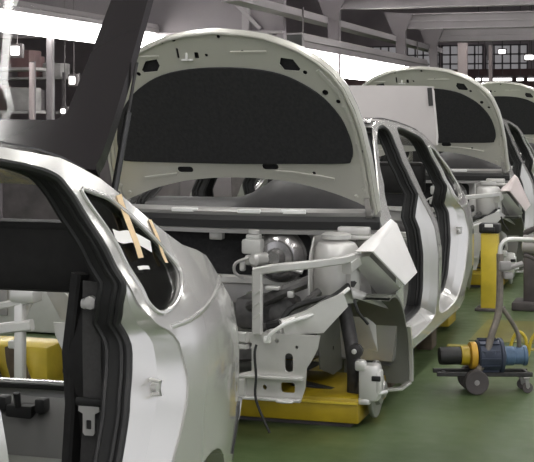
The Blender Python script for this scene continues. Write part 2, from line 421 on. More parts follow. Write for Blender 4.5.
for k, (c, d) in enumerate((((.30,-.45,.63), (.07,.04,.02)), ((.40,-.5,.61), (.03,.03,.03)))):
    P('clip_%d' % k, 'pipe_clip', MB().box(c, d, b=.006), WHITEM, 'sub', 'light metal clip')
P('bpipe', 'brake_pipe', MB().tube(cr([(.20,-.22,.70),(.30,-.30,.715),(.40,-.30,.69)], 4, False), .012), WHITEM, 'sub', 'light metal pipe')
bb = MB(); bb.lathe((.215,-.05,.735), (0,-1,0), [(.02,-.06),(.12,-.05),(.135,-.02),(.137,.0),(.128,.012),(.128,.022),(.118,.035),(.10,.055),(.085,.06),(.08,.075),(.05,.08),(.03,.12)], 36)
P('booster', 'brake_booster', bb, mat('booster_grey', (.42,.41,.41), .22, .8), None, 'round ribbed brake servo')
rs = MB(); rs.box((.10,-.14,.79), (.10,.08,.075), b=.014); rs.box((.105,-.14,.838), (.07,.055,.025), b=.008); rs.lathe((.105,-.14,.85), (0,0,1), [(.02,0),(.028,.004),(.028,.02),(.015,.024)], 16)
P('res', 'fluid_reservoir', rs, CREAM, 'booster', 'pale plastic reservoir')
mc = MB(); mc.lathe((.17,-.14,.73), (-.5,-1,0), [(.02,0),(.034,.01),(.034,.09),(.02,.10)], 16); mc.box((.095,-.17,.725), (.05,.04,.05), b=.012); mc.box((.06,-.18,.70), (.03,.03,.06), b=.01)
mc.tube(cr([(.10,-.2,.74),(.03,-.2,.71),(.02,-.18,.66),(.06,-.15,.63)], 4, False), .008)
P('mcyl', 'master_cylinder', mc, WHITEM, 'booster')
P('bracket', 'firewall_bracket', MB().box((-.12,-.05,.835), (.07,.05,.05), b=.008), GREYP, 'firewall')

# ---- front brakes and struts
def brake(sx):
    d = MB(); d.lathe((.755*sx,-.30,.155), (sx,0,0), [(.03,-.01),(.130,-.010),(.133,-.006),(.133,.006),(.130,.010),(.075,.011),(.07,.03),(.045,.034),(.035,.05),(.01,.052)], 36)
    c = MB(); c.box((.757*sx,-.42,.21), (.095,.09,.17), b=.018); c.box((.80*sx,-.425,.215), (.03,.075,.11), b=.012); c.box((.735*sx,-.43,.125), (.06,.07,.03), b=.01); c.tube([(.80*sx,-.46,.165),(.83*sx,-.40,.165)], .009)
    c.box((.72*sx,-.45,.29), (.05,.05,.05), b=.012)
    sl = MB(); sl.box((.795*sx,-.465,.235), (.042,.012,.024), b=.004)
    sl.v = sl.v
    k = MB(); k.tube(cr([(.66*sx,-.33,.14),(.665*sx,-.36,.28),(.63*sx,-.31,.42),(.58*sx,-.28,.62)], 5, False), .034, 14); k.lathe((.69*sx,-.43,.35), (0,-1,0), [(.01,-.02),(.035,-.015),(.035,.015),(.015,.02)], 16)
    k.box((.69*sx,-.32,.17), (.05,.10,.14), b=.02); k.bar([(.66*sx,-.3,.11),(.35*sx,-.25,.15)], .06, .03)
    h = MB(); h.lathe((.69*sx,-.452,.352), (0,-1,0), [(.004,0),(.012,.002),(.012,.008),(.004,.01)], 12)
    return d, c, sl, k, h
for sx, s in ((1, ''), (-1, '2')):
    d, c, sl, k, h = brake(sx)
    P('strut'+s, 'suspension_strut', k, DARKM, None, 'black suspension strut'); P('sbolt'+s, 'bolt', h, WHITEM, 'strut'+s)
    P('disc'+s, 'brake_disc', d, STEEL); P('cal'+s, 'brake_caliper', c, WHITEM, 'disc'+s, 'silver brake caliper'); P('slot'+s, 'caliper_slot', sl, BLACKR, 'disc'+s)

# ---- bonnet, raised
HD = Vector((0,-.45,.86)).normalized(); HN = Vector((0,-HD.z,HD.y))
HW = [(-.012,.700),(.117,.693),(.285,.686),(.45,.668),(.56,.645),(.674,.606),(.75,.56),(.811,.500),(.87,.42),(.905,.35),(.945,.25),(.966,.14),(.978,.0)]
def hood_pt(off):
    def f(x, v):
        q = Vector((0,0,.97))+HD*v; bow = .05*(1-(x/.7)**2)*math.sin(PI*min(1, max(0, v))/1.0)*.6
        p = q+HN*(off)-HN*bow*.3; return (x, p.y, p.z)
    return f
hr = [(w, v) for v, w in HW]; ho = hr+[(-w, v) for w, v in hr[-2::-1]]
archl = [(-.60,.045),(-.488,.094),(-.33,.142),(-.175,.166),(0,.175),(.175,.166),(.33,.142),(.488,.094),(.60,.045)]
ho = ho+cr(archl, 3, False)
holes = [rrect(-.274,.216,.085,.034,.016), rrect(.179,.238,.085,.034,.016), [(.305,.80),(.315,.835),(.375,.825),(.405,.775),(.395,.762),(.325,.768)], circ(.425,.755,.012,8),
         circ(.511,.648,.016,8), circ(.569,.600,.012,8), circ(.13,.869,.009,8), circ(-.209,.938,.012,8), rrect(-.284,.925,.04,.022,.008), circ(.022,.95,.010,8), circ(-.48,.83,.014,8), rrect(-.20,.865,.012,.055,.004), rrect(-.105,.852,.022,.035,.006), circ(-.055,.852,.009,8), circ(.40,.205,.010,8), circ(.662,.33,.010,8), circ(-.662,.33,.010,8)]
holes_l = [circ(-.425,.755,.012,8), [(-.305,.80),(-.325,.768),(-.395,.762),(-.405,.775),(-.375,.825),(-.315,.835)]]
hb = MB(); hb.sheet(ho, holes+holes_l, hood_pt(.0), .006, .06)           # inner pressing, towards the viewer
hsk = MB(); hsk.sheet([(x*1.012, v if v > .2 else v) for x, v in ho], [], hood_pt(-.035), .006, .08)
rim = [Vector(hood_pt(0)(x, v)) for x, v in ho]; rim2 = [Vector(hood_pt(-.035)(x*1.012, v)) for x, v in ho]
hb.strip(rim, rim2, True)
# pressed rim bead and channels
hb.tube([Vector(hood_pt(.004)(w*.985, v-.006)) for w, v in hr]+[Vector(hood_pt(.004)(-w*.985, v-.006)) for w, v in hr[-2::-1]], .008, 8)
for sx in (-1, 1):
    hb.bar([hood_pt(.003)(sx*x, v) for x, v in ((.66,.05),(.655,.25),(.635,.45),(.585,.64),(.49,.77))], .02, .012, up=HN)
    for x, v in ((.645,.12),(.648,.23),(.64,.38),(.622,.50),(.59,.58),(.60,.08)): hb.lathe(hood_pt(.003)(sx*x, v), HN, [(.012,0),(.01,.006),(.003,.008)], 10)
hb.bar([hood_pt(.002)(x, .215-.25*max(0, x-.2)**1.5) for x in (.2,.3,.42,.5)], .014, .008, up=HN); hb.bar([hood_pt(.002)(-x, .20-.2*max(0, x-.2)**1.5) for x in (.32,.42,.5)], .014, .008, up=HN)
hb.bar([hood_pt(.002)(x, .868) for x in (.07,.16,.25)], .010, .006, up=HN); hb.bar([hood_pt(.002)(x, .85) for x in (-.40,-.34,-.30)], .010, .006, up=HN)
hshade = MB(); hshade.sheet([(x*.97, v if v < .2 else v*.985) for x, v in ho], [], hood_pt(-.022), .004, .1)  # black sheet added behind the pressing, standing in for shade inside its holes
P('hood', 'bonnet', hb, INNER, None, 'raised bonnet seen from beneath'); P('skin', 'outer_skin', hsk, SILVER, 'hood'); P('hole_shade', 'hole_shade_sheet', hshade, FELT, 'hood')
io = [(.0,.787),(.16,.779),(.301,.750),(.41,.695),(.50,.622),(.57,.52),(.603,.42),(.612,.34),(.598,.285),(.56,.268),(.3,.262),(0,.258)]
io = cr(io+[(-x, v) for x, v in io[-2:0:-1]], 3)
P('ins', 'bonnet_insulation', MB().sheet(io, [], hood_pt(.012), .012, .09), FELT, 'hood', 'black felt liner')
lt = MB()
for x, v, w, h in ((-.155,.83,.06,.010),):
    p = hood_pt(.004)(x, v); lt.box(p, (w,.012,h), b=.003)
lt.box(hood_pt(.003)(-.155,.852), (.012,.010,.05), b=.003)
P('latch', 'bonnet_latch', lt, WHITEM, 'hood')
for sx in (1, -1):
    hg = MB(); hg.bar([(.655*sx,.01,.93),(.66*sx,-.02,.965),(.655*sx,-.05,1.03)], .03, .014); hg.lathe((.66*sx,-.0,.95), (1,0,0), [(.004,-.02),(.014,-.018),(.014,.018),(.004,.02)], 12)
    P('hinge%d' % sx, 'bonnet_hinge', hg, STEEL)

# ---- things seen on side
def strk():
    b = MB(); b.lathe((.728,2.165,.695), (1,-.35,0), [(.005,0),(.026,.002),(.024,.010),(.012,.014),(.012,.035),(.004,.036)], 20); b.tube([(.74,2.15,.715),(.775,2.135,.715),(.775,2.135,.68),(.74,2.15,.675)], .006)
    return b
P('striker', 'door_striker', strk(), WHITEM)
def seal(I, O, sx):
    b = MB(); fg = flange(cr(I, 4), cr(O, 4)); pp = [f[0] for f in fg]; ins = [f[1] for f in fg]
    L = [Vector(((W(*p)-i)*sx, p.x, p.y)) for p, i in zip(pp, ins)]
    b.sweep(L, [(.012*math.cos(a), .012*math.sin(a)) for a in [2*PI*i/8 for i in range(8)]], True, up=(1,0,0))
    q1 = [v+Vector((-.02*sx,0,0)) for v in L]; q2 = [v+Vector((-.065*sx,0,0)) for v in L]
    b.sweep(q1, [(.010*math.cos(a), .010*math.sin(a)) for a in [2*PI*i/8 for i in range(8)]], True, up=(1,0,0))
    b.strip(L, q1, True); b.strip(q1, q2, True); b.sweep(q2, [(.008*math.cos(a), .008*math.sin(a)) for a in [2*PI*i/6 for i in range(6)]], True, up=(1,0,0))
    return b
for sx in (1, -1):
    for I, O in ((RD_I, RD_O), (FD_I, FD_O)): P('seal%d' % len(PARTS), 'door_seal', seal(I, O, sx), BLACKR, 'shell', 'black rubber door seal')
def rmold(sx):
    b = MB(); b.bar([(sx*(W(y, z)-.05), y, z+.017) for z, y in [(lerp(sorted(TOP[7:16]), .72+1.44*i/12), .72+1.44*i/12) for i in range(13)]], .05, .006); return b
for sx in (1, -1): P('rm%d' % sx, 'roof_moulding', rmold(sx), BLACKG, 'shell', 'black roof moulding')
def tl(sx):
    b = MB(); b.sheet([(2.90,.33),(2.99,.36),(3.04,.43),(3.03,.475),(2.98,.47),(2.92,.40)], [], lambda y, z: ((W(y, z)+.006)*sx, y, z), .012, .03); return b
for sx in (1, -1): P('bb%d' % sx, 'bumper_bracket', tl(sx), BLACKR, 'shell', 'dark bumper bracket')
NCOMMON = len(PARTS)

CARO = {}
def make_car(key, y, label, skip=()):
    root = empty('car_body', (-2.13, y, 0), label, 'car', 'car bodies on the assembly line')
    ob = {}
    for k, par, nm, me, lb in PARTS[:NCOMMON]:
        if k in skip or par in skip: continue
        o = bpy.data.objects.new(nm, me); COL.objects.link(o); o.parent = ob[par] if par else root
        if lb: o['label'] = lb
        ob[k] = o
    CARO[key] = (root, ob); return root, ob
A, Ao = make_car('A', 1.26, 'nearest silver car body with raised black tailgate and taped quarter window')
B, Bo = make_car('B', 6.46, 'silver car body in the middle with its whole engine bay and raised bonnet in view')
C, Co = make_car('C', 11.66, 'silver car body standing behind the middle one, its bonnet raised, beside yellow post')
D, Do = make_car('D', 16.86, 'farthest car body at right edge, only raised bonnet and roof pillar showing')

# quarter glass on every car, both sides
def qgl(sx):
    return MB().sheet(cr(QG, 4), [], lambda y, z: ((W(y, z)-.012)*sx, y, z), .006, .1)
for key in CARO:
    root, ob = CARO[key]
    for sx in (1, -1):
        if key == 'A' or sx == 1: 
            g = qgl(sx).build('quarter_window', GLASSD, root); g['label'] = 'dark tinted quarter glass'

# ---- car A: tailgate, strut, belt, trim
TD = Vector((0,.60,.80)); TN = Vector((0,-.80,.60))
def tg(off):
    def f(x, v):
        p = Vector((0,2.26,1.285))+TD*v+TN*(off+.05*(1-(x/.55)**2)*(.6-.3*v)); return (x, p.y, p.z)
    return f
th_ = [(.48,-.005),(.525,.015),(.535,.12),(.535,.35),(.53,.6),(.52,.8),(.48,.93),(.3,.965)]
to = cr(th_+[(0,.975)]+[(-x, v) for x, v in th_[::-1]]+[(0,.0)], 3)
gq_ = [(-.36,.165),(.36,.165),(.385,.19),(.40,.45),(.41,.70),(.39,.735),(-.39,.735),(-.41,.70),(-.40,.45),(-.385,.19)]
gh = gq_
tb = MB().sheet(to, [gh], tg(.0), .045, .07); tgo = tb.build('tailgate', BLACKG, A); tgo['label'] = 'raised black tailgate'
gp = MB().sheet(rrect(0,.46,.81,.57,.05), [], tg(-.012), .006, .1).build('rear_window', GLASSM, tgo)
gt = MB(); gt.sheet(rrect(.12,.87,.30,.05,.02), [], tg(.012), .012, .08)
gt.build('number_plate_recess', TRIM, tgo)
gs = MB(); p0 = Vector((.503,2.44,1.20)); p1 = Vector((.545,2.52,1.60)); pm = p0.lerp(p1, .62)
gs.tube([p0, pm], .011, 12); gs.lathe(p0, (1,0,0), [(.004,-.02),(.014,-.016),(.014,.016),(.004,.02)], 12)
gso = gs.build('gas_strut', mat('strut_black', (.06,.06,.06), .25, .5), A); MB().tube([pm, p1], .0055, 10).build('piston_rod', DARKM, gso)
# black trim behind the belt, parcel panel, sill trim
st = MB()
def trimf(u, v):
    x = .415+.25*v; z = .20+.78*u; return (x+.02*u*(1-v), 2.30-.10*v**2+.03*math.sin(u*7)*(1-v), z)
st.grid(trimf, 12, 8); st.grid(lambda u, v: (.415+.02*u, 2.30+.35*v, .20+.78*u), 8, 3)
st.bar([(.41,2.31,.20),(.44,2.30,.60),(.43,2.30,.75),(.46,2.30,.98)], .05, .04); st.bar([(.655,2.22,.22),(.665,2.19,.6),(.655,2.19,.95)], .05, .05)
st.build('side_trim', TRIM, A)['label'] = 'black moulded side trim'
P2 = MB(); P2.box((-.05,2.37,1.02), (1.10,.07,.215), b=.03); P2.box((-.05,2.36,1.11), (1.06,.05,.03), b=.01)
pm_ = P2.mesh('rear_trim_panel', TRIM)
for key in CARO:
    o = bpy.data.objects.new('rear_trim_panel', pm_); COL.objects.link(o); o.parent = CARO[key][0]; o['label'] = 'black cross panel'
hz = MB(); hz.bar([(-.6,2.98,.487),(0,3.02,.487),(.6,2.98,.487)], .05, .02); hz.build('hatch_seal', BLACKR, A)['label'] = 'black hatch seal'
sg = MB()
def sillg(u, v):
    x = -.58+1.16*v; return (x, 2.96-.30*u, .46-.16*u**1.5+.015*math.sin(v*20)*u*(1-u))
sg.grid(sillg, 8, 24); sg.box((0,2.66,.27), (1.10,.05,.10), b=.02)
so = sg.build('sill_trim', GTRIM, A); so['label'] = 'grey hatch sill trim'
lk = MB(); lk.box((-.02,2.86,.43), (.10,.06,.05), b=.01); lk.box((-.09,2.86,.455), (.04,.05,.05), b=.01); lk.box((.055,2.86,.455), (.04,.05,.05), b=.01); lk.tube([(-.02,2.83,.45),(-.02,2.82,.50)], .012)
lk.build('hatch_latch', BLACKR, so)['label'] = 'black latch'
wb = MB()
bp = cr([(.575,2.13,.98),(.57,2.14,.92),(.565,2.15,.78),(.565,2.155,.62),(.552,2.16,.45),(.55,2.165,.25)], 4, False)
wb.sweep(bp, [(-.028,-.0015),(.028,-.0015),(.028,.0015),(-.028,.0015)], up=(0,-1,0))
bo = wb.build('seat_belt', BELT, A); bo['label'] = 'grey seat belt'
ar = MB(); ar.box((.575,2.125,.92), (.06,.03,.03), b=.01); ar.lathe((.58,2.115,.925), (0,-1,0), [(.004,0),(.02,.002),(.018,.012),(.004,.014)], 14); ar.build('belt_guide', WHITEM, bo)
tk = MB(); tk.sheet([(-.03,.03),(.03,.03),(.032,.015),(.018,.008),(.018,-.045),(.012,-.052),(-.012,-.052),(-.018,-.045),(-.018,.008),(-.032,.015)], [rrect(0,-.022,.016,.026,.003,2)], lambda u, v: (.562+u, 2.135, .605+v), .004, .03)
tk.build('buckle_tongue', WHITEM, bo)['label'] = 'chrome buckle tongue'
MB().box((.562,2.14,.645), (.085,.018,.025), b=.008).build('tongue_cover', BLACKR, bo)

# ---- tapes and papers on car A
def tape(pts, w, name, m, label, cat, group=None, off=.004):
    b = MB(); L = []; R = []
    pp = cr([Vector(p) for p in pts], 4, False)
    for i, p in enumerate(pp):
        t = (pp[min(i+1, len(pp)-1)]-pp[max(i-1, 0)]).normalized(); n = Vector((-t.y, t.x))
        for lst, q in ((L, p+n*w/2), (R, p-n*w/2)): lst.append(Vector((W(*q)+off, q.x, q.y)))
    b.strip(L, R); b.strip([q+Vector((-.0015,0,0)) for q in L], [q+Vector((-.0015,0,0)) for q in R]); b.strip(L, [q+Vector((-.0015,0,0)) for q in L]); b.strip(R, [q+Vector((-.0015,0,0)) for q in R])
    o = b.build(name, m); o.location = A.location; return tag(o, label, cat, group)
tape([(2.268,1.212),(2.27,1.16),(2.258,1.095),(2.255,1.036)], .036, 'masking_tape', TAPE, 'left strip of tan masking tape, wider, crossing the white paper on quarter window', 'tape', 'masking tapes')
tape([(2.428,1.130),(2.426,1.10),(2.425,1.056),(2.42,1.005)], .022, 'masking_tape', TAPE, 'right strip of tan masking tape, tapering, nearer the rear end of quarter window', 'tape', 'masking tapes')
tape([(2.141,1.110),(2.177,1.10),(2.25,1.095),(2.354,1.058)], .034, 'paper_label', PAPER, 'white paper strip curling under the left masking tape on quarter window', 'paper', None, .0025)
tape([(2.21,1.012),(2.25,1.010),(2.282,1.006)], .010, 'window_sticker', PAPER, 'small white sticker low on the dark quarter window', 'sticker', None, .002)

# ---- car B: pale covered tailgate standing up
tb2 = MB().sheet(cr([(.52,.0),(.575,.02),(.57,.15),(.555,.30),(.545,.375),(.50,.392),(0,.40),(-.50,.392),(-.545,.375),(-.555,.30),(-.57,.15),(-.575,.02),(-.52,.0),(0,0)], 3), [], lambda x, v: (x, 2.34+.05*(1-(x/.56)**2), 1.24+v), .04, .08)
t2 = tb2.build('tailgate', FILM, B); t2['label'] = 'upright tailgate under pale film'
MB().bar([(.545,2.325,1.50),(.535,2.325,1.62)], .02, .03).build('edge_seal', BLACKR, t2)

# ---- white wing covers on B, C, D
def cover():
    b = MB(); q = [Vector(p) for p in [(.675,-.42,.80),(.725,.14,.91),(.75,.17,.885),(.865,.11,.65),(.845,-.095,.612),(.745,-.35,.795)]]
    up = Vector((.012,-.006,.010))
    def patch(a, bb, c, d):
        def f(o):
            return lambda u, v: a.lerp(bb, v).lerp(d.lerp(c, v), u)+up*(1+.8*math.sin(PI*u)*math.sin(PI*v))+o
        b.grid(f(Vector((0,0,0))), 6, 6); b.grid(f(Vector((-.006,.003,-.005))), 6, 6)
        for uv in (lambda t: (0, t), lambda t: (1, t), lambda t: (t, 0), lambda t: (t, 1)):
            E = [f(Vector((0,0,0)))(*uv(i/6)) for i in range(7)]; F = [f(Vector((-.006,.003,-.005)))(*uv(i/6)) for i in range(7)]; b.strip(E, F)
    patch(q[5], q[2], q[3], q[4]); patch(q[0], q[1], q[2], q[5])
    return b
CM = cover().mesh('wing_cover', WHITEC); CM2 = cover().mesh('wing_cover', mat('pink_cover', (.62,.54,.53), .5))
for key, me, lb in (('B', CM, 'large white protective cover lying over front wing of the middle car body'), ('C', CM2, 'pinkish protective cover over front wing of the car body at far right')):
    o = bpy.data.objects.new('wing_cover', me); COL.objects.link(o); o.location = CARO[key][0].location; tag(o, lb, 'cover', 'wing covers')
SL = MB(); SL.bar([(.728,-.06,.858),(.742,.01,.862),(.76,.02,.83)], .006, .004)

# ---- carriers under the cars
def carrier(y, label):
    r = empty('yellow_carrier', (-2.13, y, 0), label, 'carrier', 'yellow carriers under the car bodies')
    d = MB(); d.box((-.33,-.17,.08), (2.09,.60,.12), b=.012); d.box((0,1.3,.08), (.5,2.4,.10), b=.01); d.box((-.0,2.55,.08), (1.3,.3,.10), b=.01); d.build('deck', YEL, r)
    e = MB(); e.bar([(-1.37,-.475,.115),(.71,-.475,.115)], .012, .012); e.build('edge_strip', YELB, r)
    e = MB(); e.box((-.33,-.17,.012), (2.0,.54,.024)); e.box((0,1.3,.015), (.4,2.3,.03)); e.build('skid_base', MACHD, r)
    for sx in (-1, 1):
        for yy in (.55, 1.75):
            s = MB(); s.box((.62*sx,yy,.095), (.10,.16,.19), b=.01); s.build('support_pad', BROWN, r)
    return r
for y, lb in ((1.26,'yellow carrier under the nearest car body, mostly out of frame'), (6.46,'low yellow carrier under the middle car body, its front corner in view'), (11.66,'yellow carrier under the car body behind the middle one'), (16.86,'yellow carrier under the farthest car body')):
    carrier(y, lb)

# ------------------------------------------------------------------ setting
fm = bpy.data.materials.new('green_floor'); fm.use_nodes = True
nt = fm.node_tree; b = nt.nodes['Principled BSDF']; tc = nt.nodes.new('ShaderNodeTexCoord')
n1 = nt.nodes.new('ShaderNodeTexNoise'); n1.inputs['Scale'].default_value = 1.3; n1.inputs['Detail'].default_value = 6
n2 = nt.nodes.new('ShaderNodeTexNoise'); n2.inputs['Scale'].default_value = 9; n2.inputs['Detail'].default_value = 3
r1 = nt.nodes.new('ShaderNodeValToRGB'); r1.color_ramp.elements[0].position = .3; r1.color_ramp.elements[0].color = (.060,.092,.036,1); r1.color_ramp.elements[1].position = .7; r1.color_ramp.elements[1].color = (.100,.145,.060,1)
r2 = nt.nodes.new('ShaderNodeMapRange'); r2.inputs['To Min'].default_value = .26; r2.inputs['To Max'].default_value = .5
for q in (n1, n2): nt.links.new(tc.outputs['Object'], q.inputs['Vector'])
nt.links.new(n1.outputs['Fac'], r1.inputs['Fac']); nt.links.new(r1.outputs['Color'], b.inputs['Base Color']); nt.links.new(n2.outputs['Fac'], r2.inputs['Value']); nt.links.new(r2.outputs[0], b.inputs['Roughness'])
struct(MB().grid(lambda u, v: (-30+42*v, -4+54*u, 0), 2, 2).build('floor', fm))
struct(MB().grid(lambda u, v: (-30+42*v, -4+54*u, 5.6), 2, 2).build('ceiling', CEIL))
struct(MB().box((-9,46.1,2.8), (42,.2,5.6)).build('wall_back', WALLM))
struct(MB().box((-30.1,23,2.8), (.2,54,5.6)).build('wall_left', WALLL))
lane = mat('worn_yellow_line', (.17,.16,.04), .4, 0, 0, .25, 4)
struct(MB().box((-.55,9.0,.002), (1.5,.9,.004)).build('trim_1', lane))
struct(MB().box((-.70,8.33,.003), (1.4,.07,.006)).build('trim_2', mat('yellow_line', (.36,.31,.07), .45, 0, 0, .2, 6)))
# far windows
wi = 0
for x0 in (-10.2, -8.7, -7.2, -5.7):
    wi += 1
    o = struct(MB().box((x0,45.98,3.35), (1.4,.06,.95)).build('window_%d' % wi, PANE))
    fr = MB()
    for k in range(6): fr.box((x0-.7+.28*k,45.93,3.35), (.05,.05,.98))
    for k in range(4): fr.box((x0,45.93,2.88+.315*k), (1.44,.05,.05))
    fr.build('window_frame', MAUVE, o)

# ------------------------------------------------------------------ lighting gantry over the line
def beam_frame(y, label, zb=2.90, x0=-4.6, x1=2.2, down=0.0):
    r = empty('gantry_frame', (0, y, 0), label, 'gantry', 'steel gantry frames')
    b = MB(); b.box(((x0+x1)/2,0,zb+.12), (x1-x0,.10,.025)); b.box(((x0+x1)/2,0,zb+.24), (x1-x0,.16,.02)); b.box(((x0+x1)/2,0,zb), (x1-x0,.16,.02)); b.box(((x0+x1)/2,0,zb+.12), (x1-x0,.03,.24)); b.build('beam', MAUVE2, r)
    g = MB(); g.sheet([(x0-.25,zb+.28),(x0+.25,zb+.25),(x0+.12,zb-.05),(x0+.10,zb-.55),(x0-.02,zb-.55),(x0-.05,zb-.2)], [], lambda u, v: (u, -.10, v), .03, .3); g.build('gusset_plate', MAUVE, r)
    for x in (x0+.05, x1):
        p = MB(); p.box((x,.03,(zb+.2)/2), (.10,.10,zb+.2)); p.build('post', MAUVE, r)
    return r
beam_frame(17.9, 'nearest steel gantry frame crossing the very top of the picture')
beam_frame(22.5, 'gantry frame with the lower left end plate beside the lamp housing, second from front', 2.91)
beam_frame(25.6, 'third gantry frame, shorter looking beam at upper right', 2.86)
beam_frame(33.5, 'farthest gantry frame above the distant windows', 3.35)
r = empty('gantry_frame', (0, 16.6, 0), 'overhead frame left of the gantry with a diagonal brace', 'gantry', 'steel gantry frames')
b = MB(); b.box((-7.2,0,2.78), (4.6,.12,.50)); b.build('beam', MAUVE, r)
b = MB(); b.box((-7.2,-.02,2.51), (4.6,.18,.03)); b.build('light_flange', MAUVE2, r)
for x in (-7.0, -5.4):
    p = MB(); p.box((x,-.08,2.70), (.10,.06,.75)); p.build('hanger', MAUVE2, r)
p = MB(); p.bar([(-5.7,-.1,3.05),(-5.2,-.1,2.55)], .03, .05); p.build('brace', MAUVE2, r)
for x in (-9.4, -4.95):
    p = MB(); p.box((x,.0,1.25), (.10,.10,2.5)); p.build('post', MAUVE, r)
# cable tray along the line
t = MB(); t.box((-4.75,20.5,2.70), (.22,13,.012))
t.box((-4.86,20.5,2.74), (.012,13,.09)); t.box((-4.64,20.5,2.74), (.012,13,.09))
tag(t.build('cable_tray', MAUVE2), 'long pale cable tray running back above the lamp housing', 'tray')
# lamp rows
def lamp_row(x, y0, y1, zt, zb, hh, label, name='lamp_row'):
    r = empty(name, (x, (y0+y1)/2, zt), label, 'lamp', 'hanging lamp rows')
    L = y1-y0
    h = MB(); h.sheet([(-.12,-.0),(-.10,hh),(.10,hh),(.12,0)], [], lambda u, v: (u, -L/2, v), L, .5, True) if False else h_box(h, L, hh)
    h.build('housing', HOUS, r)
    d = MB(); d.sweep([(0,-L/2+.03,0),(0,L/2-.03,0)], [(-.09,-.002),(-.05,zb-zt),(.05,zb-zt),(.09,-.002)]); d.build('diffuser', LAMP, r)
    e = MB(); e.box((0,-L/2+.012,.5*hh), (.20,.03,hh*.8), b=.008); e.build('end_cap', BLACKR, r)
    for k in range(max(2, int(L/3))):
        w = MB(); yy = -L/2+.4+(L-.8)*k/max(1, int(L/3)-1); w.tube([(0,yy,hh),(0,yy,hh+.35)], .012, 6); w.build('hanger_rod', MACHD, r)
def h_box(h, L, hh):
    h.sweep([(0,-L/2,0),(0,L/2,0)], [(-.13,0),(.13,0),(.12,hh*.45),(.13,hh*.5),(.10,hh),(-.10,hh),(-.13,hh*.5),(-.12,hh*.45)]); return h
lamp_row(-4.6, 16.0, 24.5, 2.27, 1.97, .19, 'bright hanging lamp row with grey housing at the upper middle')
lamp_row(-6.74, 11.0, 19.5, 2.52, 2.31, .12, 'bright hanging lamp row seen through raised tailgate window')
def added_lamp(x, y, label):  # unseen lamps added to brighten the car sides and the background
    r = empty('added_ceiling_lamp', (x, y, 4.5), label, 'lamp', 'added ceiling lamps out of view')
    MB().box((0,0,.04), (.34,3.2,.06), b=.01).build('housing', HOUS, r)
    d = MB()
    for sx in (-.09, .09): d.tube([(sx,-1.5,0),(sx,1.5,0)], .035, 8)
    d.build('lamp_tube', LAMPB, r)
    for yy in (-1.2, 1.2): MB().tube([(0,yy,.06),(0,yy,1.1)], .01, 6).build('hanger_rod', MACHD, r)
for x in (-9.5, -3.6, -.6, 2.2):
    for y in (-1.5, 3.2, 7.9, 12.6, 17.3, 22, 28) if x < -1 else (-1.5, 3.2, 7.9, 12.6, 17.3):
        if x < -9 and y < 12: continue
        added_lamp(x, y, 'long twin tube ceiling lamp added out of view high above the assembly hall')

# ------------------------------------------------------------------ left background
def post(x, y, h, w, m, name, label, cat, group=None, base=.0):
    r = empty(name, (x, y, 0), label, cat, group)
    MB().box((0,0,h/2), (w,w,h), b=.006).build('shaft', m, r); MB().box((0,0,.02), (w*2.2,w*2.2,.04), b=.006).build('foot', MACHD, r); return r
post(-6.76, 13.62, 2.33, .07, MAUVE2, 'support_post', 'tall pale post holding the lamp row, seen through tailgate window', 'post', 'support posts')
post(-6.62, 12.9, 2.0, .045, PINKC, 'support_post', 'shorter pinkish post just left of the tall pale one', 'post', 'support posts')
post(-7.9, 13.5, 2.40, .06, MACHD, 'support_post', 'dark post left of the pale posts behind tailgate window', 'post', 'support posts')
post(-7.6, 17.6, 2.4, .07, MAUVE, 'support_post', 'mauve post right of the pale posts behind tailgate window', 'post', 'support posts')
def rack(x, y, label, levels=4, w=1.6, h=2.2):
    r = empty('storage_rack', (x, y, 0), label, 'rack', 'storage racks')
    for sx in (-1, 1):
        for yy in (-.3, .3): MB().box((sx*w/2,yy,h/2), (.05,.05,h)).build('upright', MAUVE, r)
    for k in range(levels): MB().box((0,0,.25+k*(h-.35)/(levels-1)), (w,.65,.04)).build('shelf', MACH, r)
    return r
for x, y, lb in ((-9.6,17.5,'storage rack farthest left behind tailgate window'), (-7.3,20.5,'storage rack behind the posts in tailgate window'), (-11.3,22,'storage rack in the deep left background')):
    rack(x, y, lb)
random.seed(3)
bn = 0
for x, y, cols in ((-9.6,17.5,3), (-7.3,20.5,3), (-11.3,22,3)):
    for k in range(4):
        for j in range(cols):
            if random.random() < .25: continue
            h = random.uniform(.2,.4); m = random.choice([MACH, MACHD, MAUVE2, RUST])
            lbl = {MACH: 'grey', MACHD: 'dark', MAUVE2: 'pale', RUST: 'reddish'}[m]
            rk = {-9.6:'farthest left', -7.3:'behind the posts', -11.3:'in deep background'}[x]
            o = MB().box((0,0,h/2), (.36,.4,h), b=.02).build('parts_bin', m)
            o.location = (x-.5+.5*j, y, .27+k*(2.2-.35)/3)
            tag(o, '%s parts bin, %s on the %s shelf of storage rack %s' % (lbl, ['at left','in the centre','at right'][j], ['lowest','second','third','top'][k], rk), 'bin', 'parts bins')
def wlamp(x, y, z, w, h, label):
    r = empty('work_lamp', (x, y, z), label, 'lamp', 'small far lamps')
    MB().box((0,0,0), (w,.05,h), b=.01).build('lamp_face', LAMPS, r); MB().box((0,.05,.0), (w+.06,.06,h+.06), b=.01).build('lamp_case', MACHD, r); MB().tube([(0,.05,h/2),(0,.05,5.6-z)], .006, 6).build('cable', MACHD, r)
for px, d, z, w, h, lb in ((72,17,1.88,.07,.10,'tiny bright lamp near right edge of tailgate window'),(63,17.4,1.49,.05,.06,'tiny lamp low in tailgate window corner'),(15,15,2.16,.09,.10,'narrow small lamp right under the bright lamp row')):
    l = (px-267)/1340; wlamp((l*.9552-.2958)*d, (l*.2958+.9552)*d, z, w, h, lb)
# white tube hanging at the top left corner
tag(MB().tube([(-6.15,11.6,2.50),(-6.05,11.75,2.95),(-6.0,11.85,3.4)], .035, 8).build('hanging_tube', WPLASTIC), 'white slanted tube hanging above the lamp row in top left corner', 'tube')

